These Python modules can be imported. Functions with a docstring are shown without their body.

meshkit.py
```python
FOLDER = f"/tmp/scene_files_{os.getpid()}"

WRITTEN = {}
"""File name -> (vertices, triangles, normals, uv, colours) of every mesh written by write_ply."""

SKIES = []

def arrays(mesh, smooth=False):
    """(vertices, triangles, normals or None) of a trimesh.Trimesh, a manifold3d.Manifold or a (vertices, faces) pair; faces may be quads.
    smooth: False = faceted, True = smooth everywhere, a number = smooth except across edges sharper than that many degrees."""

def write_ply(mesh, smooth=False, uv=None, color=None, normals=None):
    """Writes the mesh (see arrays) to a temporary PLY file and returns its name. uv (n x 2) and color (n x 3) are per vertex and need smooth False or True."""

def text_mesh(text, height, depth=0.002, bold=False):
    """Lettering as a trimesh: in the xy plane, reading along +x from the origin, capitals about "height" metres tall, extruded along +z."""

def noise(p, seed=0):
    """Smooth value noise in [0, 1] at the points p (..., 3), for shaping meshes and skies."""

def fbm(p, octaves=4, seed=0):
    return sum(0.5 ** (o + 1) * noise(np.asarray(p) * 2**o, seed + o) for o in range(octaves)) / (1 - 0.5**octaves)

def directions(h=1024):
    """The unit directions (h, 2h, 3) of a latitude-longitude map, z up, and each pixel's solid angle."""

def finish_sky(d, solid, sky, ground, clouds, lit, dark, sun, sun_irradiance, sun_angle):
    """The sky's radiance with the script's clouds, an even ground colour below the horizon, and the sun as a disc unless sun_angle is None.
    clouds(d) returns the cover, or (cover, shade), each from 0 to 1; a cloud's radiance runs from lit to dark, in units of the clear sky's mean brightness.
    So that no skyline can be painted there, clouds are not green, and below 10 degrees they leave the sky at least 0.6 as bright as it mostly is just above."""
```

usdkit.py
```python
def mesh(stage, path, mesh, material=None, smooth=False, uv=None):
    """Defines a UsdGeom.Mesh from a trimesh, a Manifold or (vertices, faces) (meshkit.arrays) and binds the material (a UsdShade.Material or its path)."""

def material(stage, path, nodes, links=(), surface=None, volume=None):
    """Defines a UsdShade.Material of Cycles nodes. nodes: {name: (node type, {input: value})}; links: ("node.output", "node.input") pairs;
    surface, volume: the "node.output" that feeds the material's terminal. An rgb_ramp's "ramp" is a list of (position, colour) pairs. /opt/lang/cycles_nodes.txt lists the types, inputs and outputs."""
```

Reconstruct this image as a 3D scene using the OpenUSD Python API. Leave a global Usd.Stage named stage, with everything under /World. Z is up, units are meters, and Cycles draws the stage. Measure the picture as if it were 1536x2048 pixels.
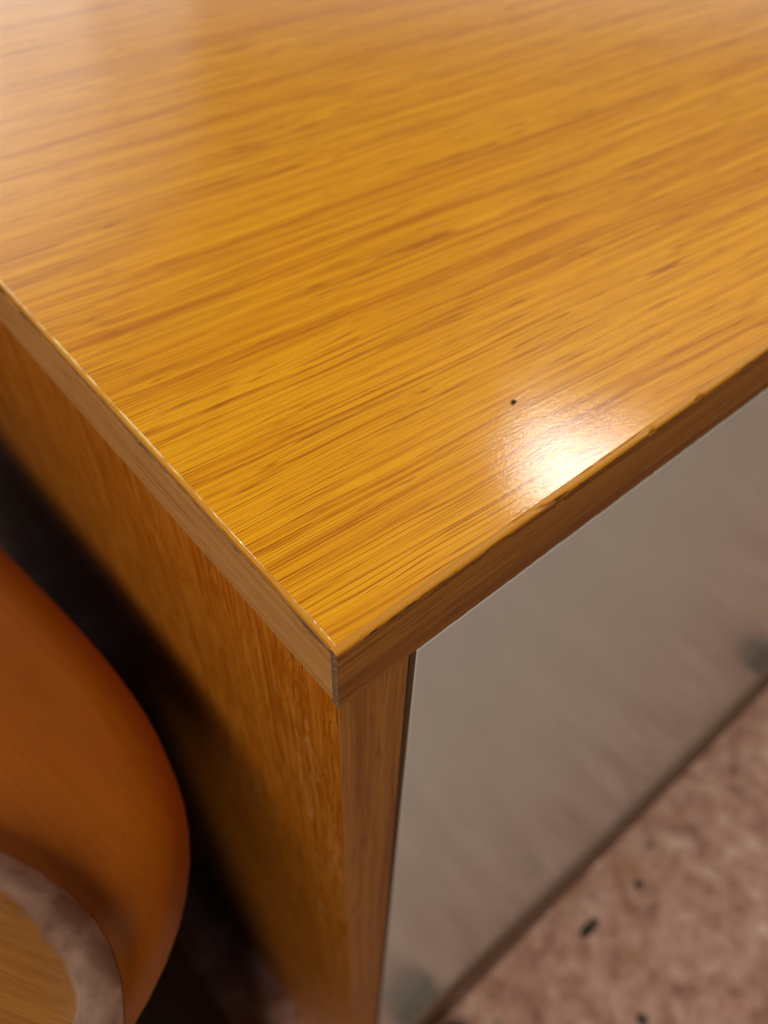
import math, random
import numpy as np
import trimesh
import usdkit, meshkit
from pxr import Gf, Sdf, Usd, UsdGeom, UsdLux, UsdShade

random.seed(7)
rng = np.random.default_rng(7)
stage = Usd.Stage.CreateInMemory()
UsdGeom.SetStageUpAxis(stage, UsdGeom.Tokens.z)
UsdGeom.SetStageMetersPerUnit(stage, 1.0)
UsdGeom.Xform.Define(stage, '/World')
UsdGeom.Scope.Define(stage, '/World/Looks')
H = 0.860                                  # height of the cabinet top above the floor

# ---------------------------------------------------------------- camera
cam = UsdGeom.Camera.Define(stage, '/World/camera')
AX = np.array([[0.7629601958786351, -0.6460881880030608, 0.021489365457276394],
               [-0.4848329122444305, -0.5938903087191255, -0.642052449893376],
               [0.42758482984013724, 0.4794417112980715, -0.7663594840270181]])   # right, down, forward
EYE = np.array([-0.04346872, -0.05994353, 0.12782680 + H])
FOCAL = 28.0
cam.CreateFocalLengthAttr(FOCAL)
cam.CreateHorizontalApertureAttr(FOCAL * 1536 / 1644.86)
cam.CreateVerticalApertureAttr(FOCAL * 2048 / 1644.86)
cam.CreateClippingRangeAttr(Gf.Vec2f(0.005, 50))
cam.CreateFStopAttr(FOCAL / 2.4)
cam.CreateFocusDistanceAttr(0.156)
cam.CreateExposureAttr(0.0)
m4 = Gf.Matrix4d(*AX[0], 0, *(-AX[1]), 0, *(-AX[2]), 0, *EYE, 1)
UsdGeom.Xformable(cam).AddTransformOp().Set(m4)

# ---------------------------------------------------------------- lamps of the room and added fill lights
def rect_lamp(name, at, target, w, h, power, color):
    l = UsdLux.RectLight.Define(stage, '/World/' + name)
    l.CreateWidthAttr(w); l.CreateHeightAttr(h); l.CreateIntensityAttr(power); l.CreateColorAttr(Gf.Vec3f(*color))
    l.CreateNormalizeAttr(False)
    at, target = np.array(at, float), np.array(target, float)
    z = at - target; z /= np.linalg.norm(z)
    up = np.array([0, 0, 1.0]) if abs(z[2]) < 0.99 else np.array([0, 1.0, 0])
    x = np.cross(up, z); x /= np.linalg.norm(x); y = np.cross(z, x)
    UsdGeom.Xformable(l).AddTransformOp().Set(Gf.Matrix4d(*x, 0, *y, 0, *z, 0, *at, 1))
    return l

rect_lamp('ceiling_lamp', (0.070 + 0.613 * 2.1, 0.0 + 0.342 * 2.1, H + 0.713 * 2.1), (0.07, 0.0, H), 0.32, 0.17, 36.0, (1.0, 0.95, 0.88))
rect_lamp('fill_light', (1.7, -0.1, H + 1.8), (0.2, 0.2, H), 1.3, 1.3, 8.0, (1.0, 0.84, 0.62))  # added soft fill from above, stands for no known lamp
rect_lamp('window_light', (2.2, 2.5, H + 0.62), (0.1, 0.1, H + 0.5), 5.0, 0.8, 0.75, (1.0, 0.88, 0.84))
rect_lamp('wall_lamp', (-0.98, -0.90, H + 0.92), (-0.05, 0.0, H - 0.3), 0.85, 0.85, 9.6, (1.0, 0.83, 0.62))
for k, (radius, power) in enumerate(((0.45, 0.95), (0.85, 0.75), (1.3, 0.6))):  # added unseen discs, nested so the sheen on the top fades softly
    disk = UsdLux.DiskLight.Define(stage, '/World/sheen_disc' + (f'_{k:03d}' if k else ''))
    disk.CreateRadiusAttr(radius); disk.CreateIntensityAttr(power); disk.CreateColorAttr(Gf.Vec3f(1.0, 0.90, 0.84)); disk.CreateNormalizeAttr(False)
    UsdGeom.Xformable(disk).AddTransformOp().Set(Gf.Matrix4d(-1, 0, 0, 0, 0, 0, 1, 0, 0, 1, 0, 0, 0.45, 3.1 + 0.05 * k, H + 1.0, 1))

# ---------------------------------------------------------------- materials
def nodes_material(name, nodes, links, surface='bsdf.BSDF'):
    return usdkit.material(stage, '/World/Looks/' + name, nodes, links, surface=surface)

def wood(name, grain, light, mid, dark, pore, angle=0.0, rough=0.38, coat=0.6, coat_rough=0.16, streak=1.0,
         figure=0.0, peel=1.0, fine_amt=0.22, band_w=6.5, seed=0.0, pore_amount=0.62, extra=None, line_amt=0.78, spec=0.35, warp=1.0):
    """Varnished veneer. grain: the axis ('x', 'y', 'z') the grain runs along."""
    N, L = {}, []
    N['tc'] = ('texture_coordinate', {})
    N['mm'] = ('vector_math', {'math_type': 'scale', 'scale': 1000.0})
    L.append(('tc.object', 'mm.vector1'))
    N['sep'] = ('separate_xyz', {}); L.append(('mm.vector', 'sep.vector'))
    N['com'] = ('combine_xyz', {})
    order = {'x': 'xyz', 'y': 'yxz', 'z': 'zxy'}[grain]
    for a, b in zip('xyz', order):
        L.append((f'sep.{b}', f'com.{a}'))
    N['rot'] = ('vector_rotate', {'rotate_type': 'z_axis', 'angle': angle, 'center': (0, 0, 0)})
    L.append(('com.vector', 'rot.vector'))
    # slow wander of the grain
    N['w_s'] = ('mapping', {'mapping_type': 'point', 'scale': (1 / 90, 1 / 26, 1 / 26), 'location': (seed, seed * 2, seed * 3)})
    L.append(('rot.vector', 'w_s.vector'))
    N['w_n'] = ('noise_texture', {'scale': 1.0, 'detail': 2.0, 'roughness': 0.45})
    L.append(('w_s.vector', 'w_n.vector'))
    N['w_c'] = ('vector_math', {'math_type': 'subtract', 'vector2': (0.5, 0.5, 0.5)}); L.append(('w_n.color', 'w_c.vector1'))
    N['w_m'] = ('vector_math', {'math_type': 'multiply', 'vector2': (0.0, (5.0 + 26 * figure) * warp, 5.0 * warp)}); L.append(('w_c.vector', 'w_m.vector1'))
    N['p'] = ('vector_math', {'math_type': 'add'}); L += [('rot.vector', 'p.vector1'), ('w_m.vector', 'p.vector2')]

    def noise(tag, along, across, detail, rough_, dist=0.0):
        N[tag + 's'] = ('mapping', {'mapping_type': 'point', 'scale': (1 / along, 1 / across, 1 / across), 'location': (seed * 5, seed * 7, seed)})
        L.append(('p.vector', tag + 's.vector'))
        N[tag] = ('noise_texture', {'scale': 1.0, 'detail': detail, 'roughness': rough_, 'distortion': dist})
        L.append((tag + 's.vector', tag + '.vector'))

    noise('bands', 500, band_w, 2, 0.45)
    noise('streaks', 230, 1.2, 2, 0.4)
    noise('mids', 560, 2.9, 1, 0.4)
    noise('fine', 130, 0.5, 2, 0.5)
    noise('pores', 19, 0.34, 2, 0.5)
    noise('mottle', 30, 14, 2, 0.5)
    noise('clump', 22, 2.2, 2, 0.5)
    N['mixm'] = ('mix_float', {'fac': 0.62, 'use_clamp': True}); L += [('bands.fac', 'mixm.a'), ('mids.fac', 'mixm.b')]
    N['mixa'] = ('mix_float', {'fac': 0.40 * streak, 'use_clamp': True}); L += [('mixm.result', 'mixa.a'), ('streaks.fac', 'mixa.b')]
    N['mixf'] = ('mix_float', {'fac': fine_amt, 'use_clamp': True}); L += [('mixa.result', 'mixf.a'), ('fine.fac', 'mixf.b')]
    N['mixb'] = ('mix_float', {'fac': 0.10}); L += [('mixf.result', 'mixb.a'), ('mottle.fac', 'mixb.b')]
    N['ramp'] = ('rgb_ramp', {'ramp': [(0.0, dark), (0.40, dark), (0.475, mid), (0.55, light), (1.0, light)]})
    L.append(('mixb.result', 'ramp.fac'))
    # short dark pores, gathered in clumps
    N['pr'] = ('map_range', {'range_type': 'smoothstep', 'from_min': 0.555, 'from_max': 0.65, 'to_min': 0.0, 'to_max': 1.0, 'clamp': True}); L.append(('pores.fac', 'pr.value'))
    N['cr'] = ('map_range', {'range_type': 'smoothstep', 'from_min': 0.42, 'from_max': 0.60, 'to_min': 0.10, 'to_max': 1.0, 'clamp': True}); L.append(('clump.fac', 'cr.value'))
    N['pc'] = ('math', {'math_type': 'multiply'}); L += [('pr.result', 'pc.value1'), ('cr.result', 'pc.value2')]
    N['pk'] = ('math', {'math_type': 'multiply', 'value2': pore_amount}); L.append(('pc.value', 'pk.value1'))
    N['col'] = ('mix_color', {'blend_type': 'mix', 'b': pore}); L += [('ramp.color', 'col.a'), ('pk.value', 'col.fac')]
    # long thin dark lines: the contours of a very stretched noise
    noise('lines', 620, 2.8, 1, 0.4)
    N['lnm'] = ('math', {'math_type': 'multiply', 'value2': 7.0}); L.append(('lines.fac', 'lnm.value1'))
    N['lnp'] = ('math', {'math_type': 'pingpong', 'value2': 0.5}); L.append(('lnm.value', 'lnp.value1'))
    N['lnr'] = ('map_range', {'range_type': 'smoothstep', 'from_min': 0.0, 'from_max': 0.16, 'to_min': 1.0, 'to_max': 0.0, 'clamp': True}); L.append(('lnp.value', 'lnr.value'))
    N['lng'] = ('map_range', {'range_type': 'smoothstep', 'from_min': 0.36, 'from_max': 0.58, 'to_min': 0.25 * line_amt, 'to_max': line_amt, 'clamp': True}); L.append(('mottle.fac', 'lng.value'))
    N['lnf'] = ('math', {'math_type': 'multiply'}); L += [('lnr.result', 'lnf.value1'), ('lng.result', 'lnf.value2')]
    N['colp'] = ('mix_color', {'blend_type': 'mix', 'b': tuple(0.4 * d + 0.6 * q for d, q in zip(dark, pore))}); L += [('ramp.color', 'colp.a'), ('lnf.value', 'colp.fac')]
    L.remove(('ramp.color', 'col.a')); L.append(('colp.result', 'col.a'))
    N['sm_n'] = ('noise_texture', {'scale': 22.0, 'detail': 4.0, 'roughness': 0.65}); L.append(('tc.object', 'sm_n.vector'))
    N['sm'] = ('map_range', {'range_type': 'linear', 'from_min': 0.3, 'from_max': 0.7, 'to_min': coat_rough * 0.8, 'to_max': coat_rough * 1.35}); L += [('sm_n.fac', 'sm.value'), ('sm.result', 'bsdf.coat_roughness')]
    # relief: pores and streaks, and the orange peel of the varnish
    N['hs'] = ('math', {'math_type': 'multiply_add', 'value2': -0.7}); L += [('pc.value', 'hs.value1'), ('streaks.fac', 'hs.value3')]
    N['b1'] = ('bump', {'strength': 0.15, 'distance': 0.0001}); L.append(('hs.value', 'b1.height'))
    N['pe_s'] = ('mapping', {'mapping_type': 'point', 'scale': (1 / 1.6, 1 / 0.5, 1 / 0.5)}); L.append(('p.vector', 'pe_s.vector'))
    N['pe'] = ('noise_texture', {'scale': 1.0, 'detail': 3.0, 'roughness': 0.6}); L.append(('pe_s.vector', 'pe.vector'))
    N['b2'] = ('bump', {'strength': 0.22 * peel, 'distance': 0.0003}); L += [('pe.fac', 'b2.height')]
    N['bsdf'] = ('principled_bsdf', {'roughness': rough, 'coat_weight': coat, 'coat_roughness': coat_rough, 'coat_ior': 1.5, 'specular_ior_level': spec})
    L += [('b1.normal', 'bsdf.normal'), ('b2.normal', 'bsdf.coat_normal')]
    out = 'col.result'
    if extra:
        out = extra(N, L, out)
    L.append((out, 'bsdf.base_color'))
    return nodes_material(name, N, L)

def band_wear(N, L, col):
    """Dirt and missing varnish along the upper rim of the left edging, as an irregular line."""
    N['ws'] = ('mapping', {'mapping_type': 'point', 'scale': (1 / 4.0, 1 / 14.0, 1 / 4.0)}); L.append(('mm.vector', 'ws.vector'))
    N['wn'] = ('noise_texture', {'scale': 1.0, 'detail': 4.0, 'roughness': 0.6}); L.append(('ws.vector', 'wn.vector'))
    N['wz'] = ('math', {'math_type': 'multiply_add', 'value2': 5.0}); L += [('wn.fac', 'wz.value1'), ('sep.z', 'wz.value3')]   # z + 5 n (mm)
    zt = H * 1000
    N['up'] = ('map_range', {'range_type': 'smoothstep', 'from_min': zt - 0.15, 'from_max': zt + 1.2, 'to_min': 0.0, 'to_max': 1.0, 'clamp': True}); L.append(('wz.value', 'up.value'))
    N['lim'] = ('map_range', {'range_type': 'smoothstep', 'from_min': zt - 1.3, 'from_max': zt - 0.8, 'to_min': 1.0, 'to_max': 0.0, 'clamp': True}); L.append(('sep.z', 'lim.value'))
    N['fine_s'] = ('mapping', {'mapping_type': 'point', 'scale': (2.0, 0.5, 1.6)}); L.append(('mm.vector', 'fine_s.vector'))
    N['fine'] = ('noise_texture', {'scale': 1.0, 'detail': 4.0, 'roughness': 0.65}); L.append(('fine_s.vector', 'fine.vector'))
    N['fr'] = ('map_range', {'range_type': 'smoothstep', 'from_min': 0.35, 'from_max': 0.6, 'to_min': 0.35, 'to_max': 1.0, 'clamp': True}); L.append(('fine.fac', 'fr.value'))
    N['wf'] = ('math', {'math_type': 'multiply'}); L += [('up.result', 'wf.value1'), ('lim.result', 'wf.value2')]
    N['wf2'] = ('math', {'math_type': 'multiply'}); L += [('wf.value', 'wf2.value1'), ('fr.result', 'wf2.value2')]
    N['wc'] = ('rgb_ramp', {'ramp': [(0.0, (0.16, 0.13, 0.13)), (0.55, (0.10, 0.085, 0.09)), (0.75, (0.02, 0.017, 0.018)), (1.0, (0.008, 0.007, 0.007))]}); L.append(('fine.fac', 'wc.fac'))
    N['worn'] = ('mix_color', {'blend_type': 'mix'}); L += [(col, 'worn.a'), ('wc.color', 'worn.b'), ('wf2.value', 'worn.fac')]
    # the rosy glue line just under the rim
    N['gl'] = ('map_range', {'range_type': 'smoothstep', 'from_min': zt - 1.25, 'from_max': zt - 0.75, 'to_min': 0.0, 'to_max': 0.75, 'clamp': True}); L.append(('sep.z', 'gl.value'))
    N['glued'] = ('mix_color', {'blend_type': 'mix', 'b': (0.42, 0.20, 0.10)}); L += [('worn.result', 'glued.a'), ('gl.result', 'glued.fac')]
    return 'glued.result'

def chip_dirt(N, L, col):
    """Dark bruises along the upper front edge where the varnish has chipped."""
    N['ws'] = ('mapping', {'mapping_type': 'point', 'scale': (1 / 7.0, 1 / 0.9, 1 / 0.9)}); L.append(('mm.vector', 'ws.vector'))
    N['wn'] = ('noise_texture', {'scale': 1.0, 'detail': 4.0, 'roughness': 0.65}); L.append(('ws.vector', 'wn.vector'))
    zt = H * 1000
    N['z1'] = ('map_range', {'range_type': 'smoothstep', 'from_min': zt - 3.4, 'from_max': zt - 2.0, 'to_min': 0.0, 'to_max': 1.0, 'clamp': True}); L.append(('sep.z', 'z1.value'))
    N['z2'] = ('map_range', {'range_type': 'smoothstep', 'from_min': zt - 0.9, 'from_max': zt - 0.2, 'to_min': 1.0, 'to_max': 0.0, 'clamp': True}); L.append(('sep.z', 'z2.value'))
    N['th'] = ('map_range', {'range_type': 'smoothstep', 'from_min': 0.58, 'from_max': 0.66, 'to_min': 0.0, 'to_max': 0.9, 'clamp': True}); L.append(('wn.fac', 'th.value'))
    N['zz'] = ('math', {'math_type': 'multiply'}); L += [('z1.result', 'zz.value1'), ('z2.result', 'zz.value2')]
    N['zf'] = ('math', {'math_type': 'multiply'}); L += [('zz.value', 'zf.value1'), ('th.result', 'zf.value2')]
    N['worn'] = ('mix_color', {'blend_type': 'mix', 'b': (0.012, 0.009, 0.007)}); L += [(col, 'worn.a'), ('zf.value', 'worn.fac')]
    N['ry'] = ('map_range', {'range_type': 'smoothstep', 'from_min': zt - 1.0, 'from_max': zt - 0.2, 'to_min': 0.0, 'to_max': 0.65, 'clamp': True}); L.append(('sep.z', 'ry.value'))
    N['rim_y'] = ('mix_color', {'blend_type': 'mix', 'b': (0.60, 0.28, 0.012)}); L += [(col, 'rim_y.a'), ('ry.result', 'rim_y.fac')]
    L.remove((col, 'worn.a')); L.append(('rim_y.result', 'worn.a'))
    return 'worn.result'

def pale_lip(N, L, col):
    """The inner lip of the rim in a paler tone, broken along its length."""
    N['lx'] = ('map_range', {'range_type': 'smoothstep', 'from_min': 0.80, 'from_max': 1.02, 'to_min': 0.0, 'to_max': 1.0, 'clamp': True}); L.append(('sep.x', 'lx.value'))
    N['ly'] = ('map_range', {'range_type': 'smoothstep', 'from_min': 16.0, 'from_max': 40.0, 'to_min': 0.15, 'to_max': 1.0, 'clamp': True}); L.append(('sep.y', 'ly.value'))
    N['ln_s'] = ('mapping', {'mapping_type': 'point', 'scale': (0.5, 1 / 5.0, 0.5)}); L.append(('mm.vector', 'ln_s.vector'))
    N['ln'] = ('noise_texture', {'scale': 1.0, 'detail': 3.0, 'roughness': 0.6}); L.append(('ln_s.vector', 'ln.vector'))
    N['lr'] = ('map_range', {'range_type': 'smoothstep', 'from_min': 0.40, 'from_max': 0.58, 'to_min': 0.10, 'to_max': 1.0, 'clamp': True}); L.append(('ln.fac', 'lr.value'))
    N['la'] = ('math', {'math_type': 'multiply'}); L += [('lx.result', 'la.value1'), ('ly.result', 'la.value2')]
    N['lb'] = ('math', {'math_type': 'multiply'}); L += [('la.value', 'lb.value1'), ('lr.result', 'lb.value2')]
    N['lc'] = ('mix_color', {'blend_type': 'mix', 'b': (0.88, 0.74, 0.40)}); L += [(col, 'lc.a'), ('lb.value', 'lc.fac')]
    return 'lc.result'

def ragged_top(N, L, col):
    """Torn dark fibres where the upright meets the edging of the top."""
    N['rs'] = ('mapping', {'mapping_type': 'point', 'scale': (1 / 0.55, 1 / 0.55, 1 / 2.2)}); L.append(('mm.vector', 'rs.vector'))
    N['rn'] = ('noise_texture', {'scale': 1.0, 'detail': 3.0, 'roughness': 0.6}); L.append(('rs.vector', 'rn.vector'))
    zj = (H - 0.0203) * 1000
    N['rz'] = ('map_range', {'range_type': 'linear', 'from_min': zj - 2.6, 'from_max': zj, 'to_min': -0.22, 'to_max': 0.02, 'clamp': True}); L.append(('sep.z', 'rz.value'))
    N['ra'] = ('math', {'math_type': 'add'}); L += [('rn.fac', 'ra.value1'), ('rz.result', 'ra.value2')]
    N['rr'] = ('map_range', {'range_type': 'smoothstep', 'from_min': 0.50, 'from_max': 0.58, 'to_min': 0.0, 'to_max': 0.85, 'clamp': True}); L.append(('ra.value', 'rr.value'))
    N['rc'] = ('mix_color', {'blend_type': 'mix', 'b': (0.025, 0.010, 0.005)}); L += [(col, 'rc.a'), ('rr.result', 'rc.fac')]
    return 'rc.result'

def flame(N, L, col):
    """Pale wandering contour lines of flat-sawn figure."""
    N['fs'] = ('mapping', {'mapping_type': 'point', 'scale': (1 / 9.0, 1 / 9.0, 1 / 80.0), 'location': (0.3, 2.2, 1.0)}); L.append(('mm.vector', 'fs.vector'))
    N['fn'] = ('noise_texture', {'scale': 1.0, 'detail': 3.0, 'roughness': 0.5, 'distortion': 0.5}); L.append(('fs.vector', 'fn.vector'))
    N['fm'] = ('math', {'math_type': 'multiply', 'value2': 5.0}); L.append(('fn.fac', 'fm.value1'))
    N['ff'] = ('math', {'math_type': 'pingpong', 'value2': 0.5}); L.append(('fm.value', 'ff.value1'))
    N['fr'] = ('map_range', {'range_type': 'smoothstep', 'from_min': 0.40, 'from_max': 0.49, 'to_min': 0.0, 'to_max': 0.45, 'clamp': True}); L.append(('ff.value', 'fr.value'))
    N['fy'] = ('map_range', {'range_type': 'smoothstep', 'from_min': 12.0, 'from_max': 42.0, 'to_min': 1.0, 'to_max': 0.16, 'clamp': True}); L.append(('sep.y', 'fy.value'))
    N['fz'] = ('map_range', {'range_type': 'smoothstep', 'from_min': (H - 0.06) * 1000, 'from_max': (H - 0.025) * 1000, 'to_min': 1.0, 'to_max': 0.25, 'clamp': True}); L.append(('sep.z', 'fz.value'))
    N['fyz'] = ('math', {'math_type': 'multiply'}); L += [('fy.result', 'fyz.value1'), ('fz.result', 'fyz.value2')]
    N['fa'] = ('math', {'math_type': 'multiply'}); L += [('fyz.value', 'fa.value1'), ('fr.result', 'fa.value2')]
    N['fl'] = ('mix_color', {'blend_type': 'mix', 'b': (0.85, 0.47, 0.16)}); L += [(col, 'fl.a'), ('fa.value', 'fl.fac')]
    return 'fl.result'

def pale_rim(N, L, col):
    """Pale mottled ring along the rolled rim; the mesh carries the distance from its edge."""
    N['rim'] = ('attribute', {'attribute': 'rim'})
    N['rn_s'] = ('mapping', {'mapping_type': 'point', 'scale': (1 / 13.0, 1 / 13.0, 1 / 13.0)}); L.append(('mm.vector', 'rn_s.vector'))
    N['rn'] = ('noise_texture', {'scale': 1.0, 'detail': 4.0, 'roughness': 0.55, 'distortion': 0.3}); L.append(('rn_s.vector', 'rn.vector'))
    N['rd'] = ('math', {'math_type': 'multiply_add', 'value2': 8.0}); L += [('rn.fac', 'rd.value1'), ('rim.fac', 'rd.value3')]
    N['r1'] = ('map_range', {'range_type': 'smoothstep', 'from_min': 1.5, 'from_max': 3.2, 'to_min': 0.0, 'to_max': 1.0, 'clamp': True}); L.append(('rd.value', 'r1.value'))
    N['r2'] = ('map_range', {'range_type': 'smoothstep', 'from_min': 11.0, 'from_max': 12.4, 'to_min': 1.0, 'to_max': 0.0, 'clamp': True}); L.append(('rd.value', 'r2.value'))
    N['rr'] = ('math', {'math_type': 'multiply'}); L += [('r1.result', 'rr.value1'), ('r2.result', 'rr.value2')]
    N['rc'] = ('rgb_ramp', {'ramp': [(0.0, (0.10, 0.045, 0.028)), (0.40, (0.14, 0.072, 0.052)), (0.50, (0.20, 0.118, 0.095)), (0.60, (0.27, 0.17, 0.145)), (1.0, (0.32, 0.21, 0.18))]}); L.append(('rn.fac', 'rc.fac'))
    N['worn'] = ('mix_color', {'blend_type': 'mix'}); L += [(col, 'worn.a'), ('rc.color', 'worn.b'), ('rr.value', 'worn.fac')]  # blends the paler mottled ring over the veneer
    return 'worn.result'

LIGHT, MID, DARK, PORE = (0.73, 0.355, 0.007), (0.63, 0.275, 0.004), (0.47, 0.168, 0.002), (0.24, 0.056, 0.002)
M_top = wood('oak_top', 'x', LIGHT, MID, DARK, PORE, angle=math.radians(4.5), rough=0.40, coat=0.75, coat_rough=0.105, peel=0.40, line_amt=0.85, spec=0.2)
M_front = wood('oak_front_edging', 'x', (0.29, 0.118, 0.012), (0.24, 0.088, 0.008), (0.16, 0.052, 0.004), (0.06, 0.018, 0.002), rough=0.55, coat=0.04, coat_rough=0.2, band_w=3, seed=3.1, extra=chip_dirt)
M_left = wood('oak_left_edging', 'y', (0.64, 0.37, 0.14), (0.57, 0.31, 0.11), (0.45, 0.22, 0.07), (0.26, 0.11, 0.03), rough=0.45, coat=0.3, coat_rough=0.25, band_w=3, seed=5.3, extra=band_wear)
M_side = wood('oak_side', 'z', (0.70, 0.265, 0.026), (0.58, 0.190, 0.010), (0.42, 0.115, 0.004), (0.26, 0.06, 0.003), rough=0.36, coat=0.65, coat_rough=0.16, figure=0.6, band_w=6, seed=8.2, streak=1.5, fine_amt=0.30, pore_amount=0.4, extra=flame)
M_post = wood('oak_upright_edging', 'z', (0.31, 0.125, 0.018), (0.26, 0.098, 0.012), (0.18, 0.06, 0.006), (0.06, 0.018, 0.003), rough=0.55, coat=0.05, coat_rough=0.25, band_w=3, seed=2.4, extra=ragged_top)
M_seat = wood('orange_seat_veneer', 'y', (0.38, 0.108, 0.003), (0.36, 0.100, 0.003), (0.34, 0.090, 0.002), (0.31, 0.078, 0.002), rough=0.55, coat=0.15, coat_rough=0.35, band_w=12, seed=4.4, pore_amount=0.15)
M_seat_ring = wood('pale_ring_veneer', 'y', (0.24, 0.10, 0.014), (0.22, 0.088, 0.012), (0.19, 0.07, 0.008), (0.16, 0.055, 0.006), rough=0.55, coat=0.1, coat_rough=0.35, band_w=12, seed=6.1, pore_amount=0.15, extra=pale_rim)
M_plinth = wood('brown_plinth_wood', 'x', (0.10, 0.047, 0.017), (0.08, 0.035, 0.012), (0.055, 0.022, 0.007), (0.03, 0.01, 0.003), rough=0.5, coat=0.2, seed=1.7)

M_end = nodes_material('worn_end_grain', {
    'tc': ('texture_coordinate', {}),
    'n': ('noise_texture', {'scale': 1400.0, 'detail': 5.0, 'roughness': 0.7}),
    'r': ('rgb_ramp', {'ramp': [(0.0, (0.05, 0.030, 0.020)), (0.42, (0.15, 0.092, 0.056)), (0.58, (0.29, 0.18, 0.105)), (1.0, (0.46, 0.31, 0.19))]}),
    'b': ('bump', {'strength': 0.8, 'distance': 0.0003}),
    'bsdf': ('principled_bsdf', {'roughness': 0.7}),
}, [('tc.object', 'n.vector'), ('n.fac', 'r.fac'), ('r.color', 'bsdf.base_color'), ('n.fac', 'b.height'), ('b.normal', 'bsdf.normal')])

M_strip = wood('yellow_varnish_rim', 'y', (0.68, 0.36, 0.045), (0.60, 0.29, 0.035), (0.50, 0.22, 0.03), (0.40, 0.13, 0.01), rough=0.3, coat=1.0, coat_rough=0.06, band_w=2, seed=9.0, extra=pale_lip)

M_door = nodes_material('grey_laminate', {
    'tc': ('texture_coordinate', {}),
    'n': ('noise_texture', {'scale': 9.0, 'detail': 4.0, 'roughness': 0.6}),
    'r': ('rgb_ramp', {'ramp': [(0.0, (0.43, 0.445, 0.455)), (0.4, (0.44, 0.455, 0.465)), (0.6, (0.445, 0.46, 0.47)), (1.0, (0.46, 0.475, 0.48))]}),
    'rr': ('map_range', {'from_min': 0.3, 'from_max': 0.7, 'to_min': 0.10, 'to_max': 0.17}),
    'bsdf': ('principled_bsdf', {'ior': 1.48}),
}, [('tc.object', 'n.vector'), ('n.fac', 'r.fac'), ('r.color', 'bsdf.base_color'), ('n.fac', 'rr.value'), ('rr.result', 'bsdf.roughness')])

M_dark = nodes_material('dark_gap_board', {'bsdf': ('principled_bsdf', {'base_color': (0.085, 0.042, 0.022), 'roughness': 0.7})}, [])
M_block = nodes_material('added_dark_block', {'bsdf': ('principled_bsdf', {'base_color': (0.006, 0.004, 0.004), 'roughness': 0.85, 'specular_ior_level': 0.15})}, [])
M_rubber = nodes_material('black_rubber', {'bsdf': ('principled_bsdf', {'base_color': (0.012, 0.012, 0.013), 'roughness': 0.45})}, [])
M_crumb = nodes_material('black_crumb', {'bsdf': ('principled_bsdf', {'base_color': (0.010, 0.009, 0.010), 'roughness': 0.4})}, [])
M_steel = nodes_material('grey_steel', {
    'bsdf': ('principled_bsdf', {'base_color': (0.42, 0.44, 0.43), 'metallic': 1.0, 'roughness': 0.32})}, [])
M_varnish = nodes_material('dried_varnish', {'bsdf': ('principled_bsdf', {'base_color': (0.66, 0.38, 0.06), 'roughness': 0.12, 'coat_weight': 1.0, 'coat_roughness': 0.05})}, [])

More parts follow.
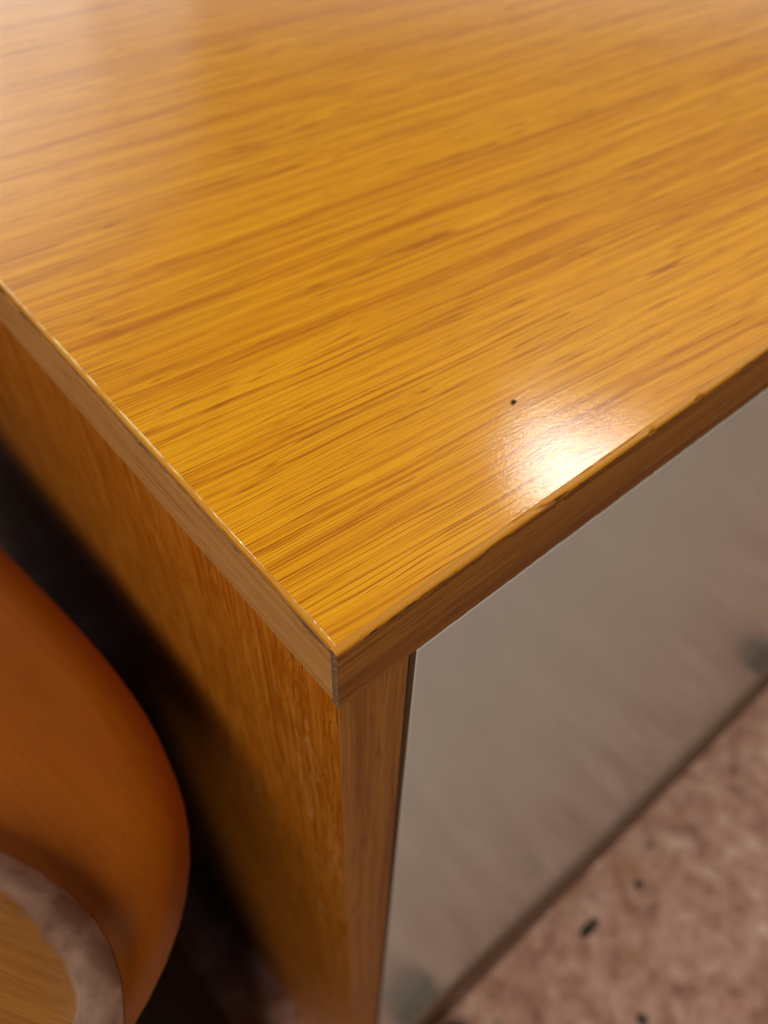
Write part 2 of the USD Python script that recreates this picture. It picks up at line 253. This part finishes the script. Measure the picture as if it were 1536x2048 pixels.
M_floor = nodes_material('worn_red_floor', {
    'tc': ('texture_coordinate', {}),
    'big': ('noise_texture', {'scale': 20.0, 'detail': 4.0, 'roughness': 0.6, 'distortion': 0.9}),
    'med': ('noise_texture', {'scale': 44.0, 'detail': 5.0, 'roughness': 0.6, 'distortion': 0.25}),
    'fine': ('noise_texture', {'scale': 260.0, 'detail': 3.0, 'roughness': 0.6}),
    'stain': ('noise_texture', {'scale': 17.0, 'detail': 3.0, 'roughness': 0.6, 'distortion': 1.2}),
    'mx': ('mix_float', {'fac': 0.5}),
    'my': ('mix_float', {'fac': 0.12}),
    'r': ('rgb_ramp', {'ramp': [(0.0, (0.11, 0.042, 0.034)), (0.39, (0.18, 0.072, 0.056)), (0.455, (0.30, 0.142, 0.115)), (0.51, (0.37, 0.205, 0.172)), (0.57, (0.43, 0.265, 0.23)), (0.64, (0.54, 0.42, 0.38)), (1.0, (0.56, 0.50, 0.46))]}),
    'sr': ('map_range', {'range_type': 'smoothstep', 'from_min': 0.56, 'from_max': 0.72, 'to_min': 0.0, 'to_max': 0.65, 'clamp': True}),
    'sc': ('mix_color', {'blend_type': 'mix', 'b': (0.30, 0.13, 0.055)}),
    'pit': ('voronoi_texture', {'scale': 42.0, 'feature': 'f1'}),
    'pr': ('map_range', {'range_type': 'smoothstep', 'from_min': 0.10, 'from_max': 0.22, 'to_min': 0.7, 'to_max': 0.0, 'clamp': True}),
    'pm': ('map_range', {'range_type': 'smoothstep', 'from_min': 0.52, 'from_max': 0.60, 'to_min': 0.0, 'to_max': 1.0, 'clamp': True}),
    'pf': ('math', {'math_type': 'multiply'}),
    'pc': ('mix_color', {'blend_type': 'mix', 'b': (0.07, 0.05, 0.05)}),
    'b': ('bump', {'strength': 0.4, 'distance': 0.001}),
    'bsdf': ('principled_bsdf', {'roughness': 0.5, 'specular_ior_level': 0.5}),
}, [('tc.object', 'big.vector'), ('tc.object', 'med.vector'), ('tc.object', 'fine.vector'), ('tc.object', 'stain.vector'), ('tc.object', 'pit.vector'),
    ('big.fac', 'mx.a'), ('med.fac', 'mx.b'), ('mx.result', 'my.a'), ('fine.fac', 'my.b'), ('my.result', 'r.fac'),
    ('stain.fac', 'sr.value'), ('sr.result', 'sc.fac'), ('r.color', 'sc.a'),
    ('pit.distance', 'pr.value'), ('big.fac', 'pm.value'), ('pr.result', 'pf.value1'), ('pm.result', 'pf.value2'), ('pf.value', 'pc.fac'), ('sc.result', 'pc.a'),
    ('pc.result', 'bsdf.base_color'), ('fine.fac', 'b.height'), ('b.normal', 'bsdf.normal')])

# ---------------------------------------------------------------- helpers for things
used = {}
def numbered(parent, name):
    k = used.get((parent, name), 0); used[(parent, name)] = k + 1
    return f'{parent}/{name}' + (f'_{k:03d}' if k else '')

def tag(prim, label=None, category=None, group=None, kind=None):
    for k, v in (('label', label), ('category', category), ('group', group), ('kind', kind)):
        if v: prim.SetCustomDataByKey(k, v)
    return prim

def thing(name, loc, label, category, group=None, rotz=0.0):
    path = numbered('/World', name)
    x = UsdGeom.Xform.Define(stage, path)
    x.AddTranslateOp().Set(Gf.Vec3d(*map(float, loc)))
    if rotz: x.AddRotateZOp().Set(math.degrees(rotz))
    tag(x.GetPrim(), label, category, group)
    return path

def part(parent, name, mesh, mat, smooth=False, label=None):
    p = usdkit.mesh(stage, numbered(parent, name), mesh, mat, smooth=smooth)
    if label: tag(p.GetPrim(), label)
    return p

def box(x0, x1, y0, y1, z0, z1, bevel=0.0):
    b = trimesh.creation.box(bounds=[[x0, y0, z0], [x1, y1, z1]])
    if bevel:
        v = b.vertices; c = v.mean(0); pts = []
        for p in v:
            s = np.sign(p - c)
            for k in range(3):
                q = p - s * bevel; q[k] = p[k]; pts.append(q)
        b = trimesh.convex.convex_hull(np.array(pts))
    return b

def loft(rings, cap=True):
    """Joins closed rings of the same number of points into one surface."""
    n = len(rings[0]); v = np.vstack(rings); f = []
    for a in range(len(rings) - 1):
        for i in range(n):
            j = (i + 1) % n
            f += [[a * n + i, a * n + j, (a + 1) * n + j], [a * n + i, (a + 1) * n + j, (a + 1) * n + i]]
    if cap:
        for a, flip in ((0, True), (len(rings) - 1, False)):
            v = np.vstack([v, rings[a].mean(0)]); c = len(v) - 1
            for i in range(n):
                j = (i + 1) % n
                f.append([c, a * n + j, a * n + i] if flip else [c, a * n + i, a * n + j])
    return v, np.array(f)

mm = 0.001
W, D = 0.900, 0.620
T = 0.020

# ---------------------------------------------------------------- floor
gv, gf = [], []
floor = usdkit.mesh(stage, '/World/floor', trimesh.Trimesh([[-2.5, -2.5, 0], [3.5, -2.5, 0], [3.5, 3.5, 0], [-2.5, 3.5, 0]], [[0, 1, 2], [0, 2, 3]], process=False), M_floor)
tag(floor.GetPrim(), 'worn mottled pinkish red floor with dark specks under the cabinet', 'floor', kind='structure')

# ---------------------------------------------------------------- cabinet
cab = thing('cabinet', (0, 0, 0), 'yellow oak veneered cabinet with grey front panel and worn edges', 'cabinet')
BW = 1.9 * mm                                              # front edging
LW = 1.2 * mm                                              # left edging
part(cab, 'top_panel', box(LW, W - LW, BW, D, H - T, H), M_top)

# front edging: a rounded profile swept along x, with chips knocked out of the upper edge
def front_edging():
    xs = np.concatenate([np.arange(0, 0.20, 0.0003), np.arange(0.20, W + 1e-6, 0.004)])
    prof = [(BW, H - T - 0.2 * mm), (0.25 * mm, H - T - 0.2 * mm), (0.0, H - T + 0.1 * mm)]
    prof += [(0.0, z) for z in np.linspace(H - T + 3 * mm, H - 3.2 * mm, 5)]
    R = 1.4 * mm
    for a in np.linspace(0, math.pi / 2, 9):
        prof.append((R - R * math.cos(a), H - R + R * math.sin(a) - 0.006 * mm))
    prof.append((BW, H - 0.01 * mm))
    prof = np.array(prof)
    rings = []
    for x in xs:
        p = np.column_stack([np.full(len(prof), x), prof])
        rings.append(p)
    P = np.array(rings)
    q = P * [1 / 0.006, 1 / 0.002, 1 / 0.002]
    n = meshkit.fbm(q, 4, 3)
    up = np.clip((P[..., 2] - (H - 4 * mm)) / (3 * mm), 0, 1)
    chip = np.clip((n - 0.63) / 0.08, 0, 1) * up * 0.45 * mm
    wob = (meshkit.fbm(P * [1 / 0.03, 0, 1 / 0.004], 2, 8) - 0.5) * 0.10 * mm * up
    P[..., 1] += np.minimum(chip + wob, BW - P[..., 1]) * (P[..., 1] < BW - 1e-6)
    P[..., 2] -= chip * 0.6 * (P[..., 2] > H - 2 * mm)
    low = np.clip(((H - T + 1.0 * mm) - P[..., 2]) / (1.0 * mm), 0, 1)
    P[..., 2] += low * (meshkit.fbm(P * [1 / 0.0016, 0, 0], 3, 5) - 0.5) * 0.7 * mm
    return loft(list(P), cap=True)
part(cab, 'front_edging', front_edging(), M_front, smooth=50, label='brown oak edging with rounded chipped upper edge')

# end of the front edging: a narrow worn strip on the corner
def end_strip():
    ys = np.linspace(0.05 * mm, BW - 0.05 * mm, 8); zs = np.linspace(H - T - 0.5 * mm, H - 0.35 * mm, 60)
    top, bot = [], []
    for z in zs:
        for y in ys:
            e = min((y - ys[0]), (ys[-1] - y)) / mm
            d = 0.10 + 0.10 * meshkit.fbm(np.array([[y / 0.0007, z / 0.0011, 0.3]]), 3, 2)[0] * min(1, e * 3)
            top.append([-d * mm, y, z])
    v = np.array(top); v2 = v.copy(); v2[:, 0] = -0.02 * mm
    n, k = len(zs), len(ys); f = []
    for i in range(n - 1):
        for j in range(k - 1):
            a, b, c, d = i * k + j, i * k + j + 1, (i + 1) * k + j + 1, (i + 1) * k + j
            f += [[a, c, b], [a, d, c]]
    o = len(v)
    f2 = [[x + o for x in t[::-1]] for t in f]
    rim = [i * k for i in range(n)] + [(n - 1) * k + j for j in range(1, k)] + [i * k + k - 1 for i in range(n - 2, -1, -1)] + [j for j in range(k - 2, 0, -1)]
    side = []
    for a, b in zip(rim, rim[1:] + rim[:1]):
        side += [[a, b, b + o], [a, b + o, a + o]]
    return np.vstack([v, v2]), np.array(f + f2 + side)
part(cab, 'end_grain', end_strip(), M_end, smooth=60, label='grey brown worn end of the front edging at the corner')

# left edging: flat strip along y whose rim stands a hair proud of the top
def left_edging():
    ys = np.concatenate([np.arange(BW, 0.17, 0.0006), np.arange(0.17, D + 1e-6, 0.004)])
    prof = np.array([(LW, H - T - 0.1 * mm), (0.15 * mm, H - T - 0.1 * mm), (0.0, H - T + 0.1 * mm), (0.0, H - T + 6 * mm), (0, H - 6 * mm), (0, H - 3.2 * mm), (0, H - 2.2 * mm), (0, H - 1.6 * mm), (0, H - 0.9 * mm), (0.15 * mm, H - 0.55 * mm), (LW, H - 0.5 * mm)])
    P = np.array([np.column_stack([prof[:, 0], np.full(len(prof), y), prof[:, 1]]) for y in ys])
    n = meshkit.fbm(P * [0, 1 / 0.02, 1 / 0.0012], 4, 12)
    mid = np.exp(-((P[..., 2] - (H - 1.9 * mm)) / (0.7 * mm)) ** 2)
    P[..., 0] += mid * np.clip((n - 0.45) / 0.2, 0, 1) * 0.4 * mm * (P[..., 0] < 0.1 * mm)
    return loft(list(P[:, ::-1]), cap=True)
part(cab, 'left_edging', left_edging(), M_left, smooth=40, label='pale brown oak edging with a dark worn line under its rim')

def rim_strip():
    ys = np.concatenate([np.arange(BW * 0.8, 0.17, 0.0004), np.arange(0.17, D + 1e-6, 0.003)])
    prof = np.array([(0.02, -0.50), (0.05, -0.22), (0.20, -0.04), (0.50, 0.09), (0.80, 0.15), (1.05, 0.15), (1.30, 0.04), (1.34, -0.50)]) * mm
    P = np.array([np.column_stack([prof[:, 0], np.full(len(prof), y), prof[:, 1] + H]) for y in ys])
    n1 = meshkit.fbm(np.column_stack([ys / 0.012, ys * 0, ys * 0 + 1]), 3, 21)
    n2 = meshkit.fbm(np.column_stack([ys / 0.0016, ys * 0, ys * 0 + 4]), 3, 23)
    for i in range(len(ys)):
        P[i, 3:7, 0] += (n1[i] - 0.5) * 0.3 * mm + (n2[i] - 0.5) * 0.10 * mm
        P[i, 3:7, 2] += (n2[i] - 0.5) * 0.07 * mm + max(0, n2[i] - 0.70) * 0.5 * mm
        P[i, 7, 0] += (n1[i] - 0.5) * 0.3 * mm
        P[i, 1:3, 0] += (n1[i] - 0.5) * 0.12 * mm
    return loft(list(P), cap=True)
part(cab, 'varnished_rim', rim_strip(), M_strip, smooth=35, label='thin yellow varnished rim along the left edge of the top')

# carcass
part(cab, 'side_panel', box(0.45 * mm, 19 * mm, 1.6 * mm, D - 2 * mm, 1 * mm, H - T - 0.15 * mm), M_side)
part(cab, 'upright_edging', box(0.35 * mm, 19.05 * mm, 0.7 * mm, 1.55 * mm, 1 * mm, H - T - 0.3 * mm, 0.25 * mm), M_post)
part(cab, 'side_panel', box(W - 19 * mm, W - 0.45 * mm, 1.6 * mm, D - 2 * mm, 1 * mm, H - T - 0.15 * mm), M_side)
part(cab, 'upright_edging', box(W - 19.05 * mm, W - 0.35 * mm, 0.7 * mm, 1.55 * mm, 1 * mm, H - T - 0.3 * mm, 0.25 * mm), M_post)
part(cab, 'back_panel', box(19.2 * mm, W - 19.2 * mm, D - 10 * mm, D - 3 * mm, 41 * mm, H - T - 0.3 * mm), M_dark)
part(cab, 'bottom_panel', box(19.2 * mm, W - 19.2 * mm, 24 * mm, D - 11 * mm, 140 * mm, 156 * mm), M_dark)
part(cab, 'front_panel', box(20.6 * mm, W - 20.6 * mm, 0.1 * mm, 18 * mm, 160 * mm, H - T - 0.8 * mm, 0.3 * mm), M_door, label='smooth pale grey laminate front with faint reflections')
part(cab, 'plinth', box(19.3 * mm, W - 19.3 * mm, -4 * mm, 16 * mm, 1 * mm, 158.5 * mm, 0.8 * mm), M_plinth, label='dark brown plinth under the grey panel')
part(cab, 'gap_shade_strip', box(20.25 * mm, 20.58 * mm, 0.3 * mm, 17.5 * mm, 160.5 * mm, H - T - 1.1 * mm), M_dark, label='added dark strip standing for shade in the gap beside the grey panel')  # dark colour stands for the shade inside the gap

# dried drips of varnish near the front edge
def blob(x, y, lx, ly, h, rot, seed):
    s = trimesh.creation.icosphere(3, 1.0); v = s.vertices.copy()
    v *= 1 + 0.35 * (meshkit.fbm(v * 1.6 + 5, 3, seed)[:, None] - 0.5)
    v = v * [lx, ly, h]; c, d = math.cos(rot), math.sin(rot)
    v = np.column_stack([v[:, 0] * c - v[:, 1] * d + x, v[:, 0] * d + v[:, 1] * c + y, v[:, 2] + H])
    return trimesh.Trimesh(v, s.faces)
for a in ((0.0655, 0.0178, 1.5, 0.28, 0.13, 0.25, 1), (0.0620, 0.0195, 0.8, 0.25, 0.10, 0.5, 2), (0.0447, 0.0049, 0.35, 0.2, 0.1, 0.2, 3), (0.0475, 0.0034, 0.5, 0.25, 0.14, 0.0, 4)):
    part(cab, 'varnish_drip', blob(a[0], a[1], a[2] * mm, a[3] * mm, a[4] * mm, a[5], a[6]), M_varnish, smooth=True)

# ---------------------------------------------------------------- crumbs
def crumb_thing(name, x, y, z, r, seed, label, stretch=(1, 0.8, 0.6)):
    s = trimesh.creation.icosphere(2, 1.0); v = s.vertices * (0.15 + 1.7 * meshkit.fbm(s.vertices * 2.3 + 9, 3, seed)[:, None])
    v = v * np.array(stretch) * r
    v[:, 2] -= v[:, 2].min(); v += [x, y, z]
    p = usdkit.mesh(stage, numbered('/World', name), trimesh.Trimesh(v, s.faces), M_crumb, smooth=60)
    tag(p.GetPrim(), label, 'crumb')
crumb_thing('crumb', 0.0720, 0.0262, H, 0.62 * mm, 4, 'tiny black crumb lying on the yellow wood top near the bright highlight')
crumb_thing('floor_crumb', 0.2967, -0.0440, 0.0, 8 * mm, 6, 'largest black crumb on the pinkish floor in front of the grey panel', (1.3, 0.55, 0.3))
crumb_thing('floor_crumb', 0.3741, -0.0508, 0.0, 4.6 * mm, 8, 'small dark crumb on the floor to the right of the largest crumb', (1, 0.9, 0.3))
crumb_thing('floor_crumb', 0.4211, -0.0320, 0.0, 3.2 * mm, 11, 'smallest dark crumb on the floor, nearest the brown plinth', (1.2, 0.7, 0.3))
crumb_thing('floor_crumb', 0.2709, -0.1372, 0.0, 5.5 * mm, 9, 'dark crumb on the floor at the bottom edge of the picture', (0.8, 1.0, 0.3))

def rubber_foot(x, y, label):
    c = trimesh.creation.revolve(np.array([(0, 0), (24, 0), (27, 2), (27, 12), (22, 18), (14, 21), (12, 34), (0, 35)]) * mm, sections=40)
    c.apply_translation([x, y, 0])
    p = usdkit.mesh(stage, numbered('/World', 'rubber_foot'), c, M_rubber, smooth=40)
    tag(p.GetPrim(), label, 'rubber foot')
rubber_foot(0.100, -0.034, 'black rubber foot on the floor against the plinth at the bottom edge')
rubber_foot(0.741, -0.034, 'black rubber foot on the floor against the plinth at the right edge')

# ---------------------------------------------------------------- stools beside the cabinet
def rounded_ring(a, n, count=140, back=1.0, shear=0.14):
    """A square outline with well rounded corners and slightly bowed sides."""
    w = np.linspace(0, 2 * math.pi, count, endpoint=False)
    r = a / (np.abs(np.cos(w)) ** n + np.abs(np.sin(w)) ** n) ** (1 / n)
    y = r * np.sin(w)
    y = np.where(y > 0, y * back, y)
    return np.column_stack([r * np.cos(w) + (np.maximum(y - 0.02, 0) * shear if back > 1 else 0), y])

def seat_mesh(a, n, deep, back=1.0):
    """Moulded board: a flat top rolling down over its rim. Returns the mesh and each vertex's distance from the edge in mm."""
    roll = min(0.014, deep - 0.005)
    prof = [(0.075, 0.0008), (0.05, 0.0004), (0.034, 0.0002), (0.024, 0.0), (0.018, -0.0003)]
    for t in np.linspace(15, 90, 8):
        w = math.radians(t); prof.append((0.016 - 0.016 * math.sin(w), roll * (math.cos(w) - 1)))
    prof += [(0.004 if back == 1 else 0.0, -deep + 0.004), (0.005 if back == 1 else 0.001, -deep + 0.001), (0.007, -deep), (0.009, -deep + 0.001), (0.010, -deep + 0.006), (0.013, -deep * 0.55), (0.03, -min(0.013, deep * 0.6)), (0.075, -0.0085 if back == 1 else -0.012)]
    rings, rim = [], []
    for d, z in prof:
        p = rounded_ring(a - d, n, back=back); rings.append(np.column_stack([p, np.full(len(p), z)]))
        rim += [d * 1000 if z > -deep else -5.0] * len(p)
    v, f = loft(rings[::-1], cap=True)
    rim = np.concatenate([np.array(rim).reshape(len(prof), -1)[::-1].ravel(), [100, 100]])
    return v, f, rim

def tube(p0, p1, r, n=16):
    p0, p1 = np.array(p0, float), np.array(p1, float)
    return trimesh.creation.cylinder(radius=r, segment=[p0, p1], sections=n)

def rounded_board(path, name, a, n, deep, mat, seat_z, back=1.0):
    v, f, rim = seat_mesh(a, n, deep, back)
    m = part(path, name, trimesh.Trimesh(v + [0, 0, seat_z], f, process=False), mat, smooth=True)
    UsdGeom.PrimvarsAPI(m).CreatePrimvar('rim', Sdf.ValueTypeNames.FloatArray, 'vertex').Set([float(x) for x in rim])
    return m

S1Z, S2Z = H - 0.095, H - 0.080
A1 = 0.162
path = thing('side_table', (-0.190, 0.1454, 0.0), 'side table with orange rounded top on an added dark block beside the oak side panel', 'table', rotz=0.1275)
rounded_board(path, 'table_top', A1, 4.19, 0.030, M_seat, S1Z, 6.0)  # rear drawn out beyond view so the gap by the cabinet stays dark
base = loft([np.column_stack([rounded_ring(A1 - d, 4.19, 80, 6.0, 0.22), np.full(80, z)]) for d, z in ((0.034, 0.0), (0.032, 0.004), (0.030, S1Z - 0.03), (0.030, S1Z - 0.0125))])  # solid block added to shut light out from under the top
part(path, 'base', trimesh.Trimesh(*base, process=False), M_block, smooth=50, label='added dark block under the orange top that shuts out light')
path = thing('loose_board', (-0.2467, 0.0475, S2Z - 0.0146), 'rounded wooden board with paler mottled rim lying on the orange table top', 'board', rotz=0.589)
rounded_board(path, 'board', 0.1504, 6.33, 0.0143, M_seat_ring, 0.0146)
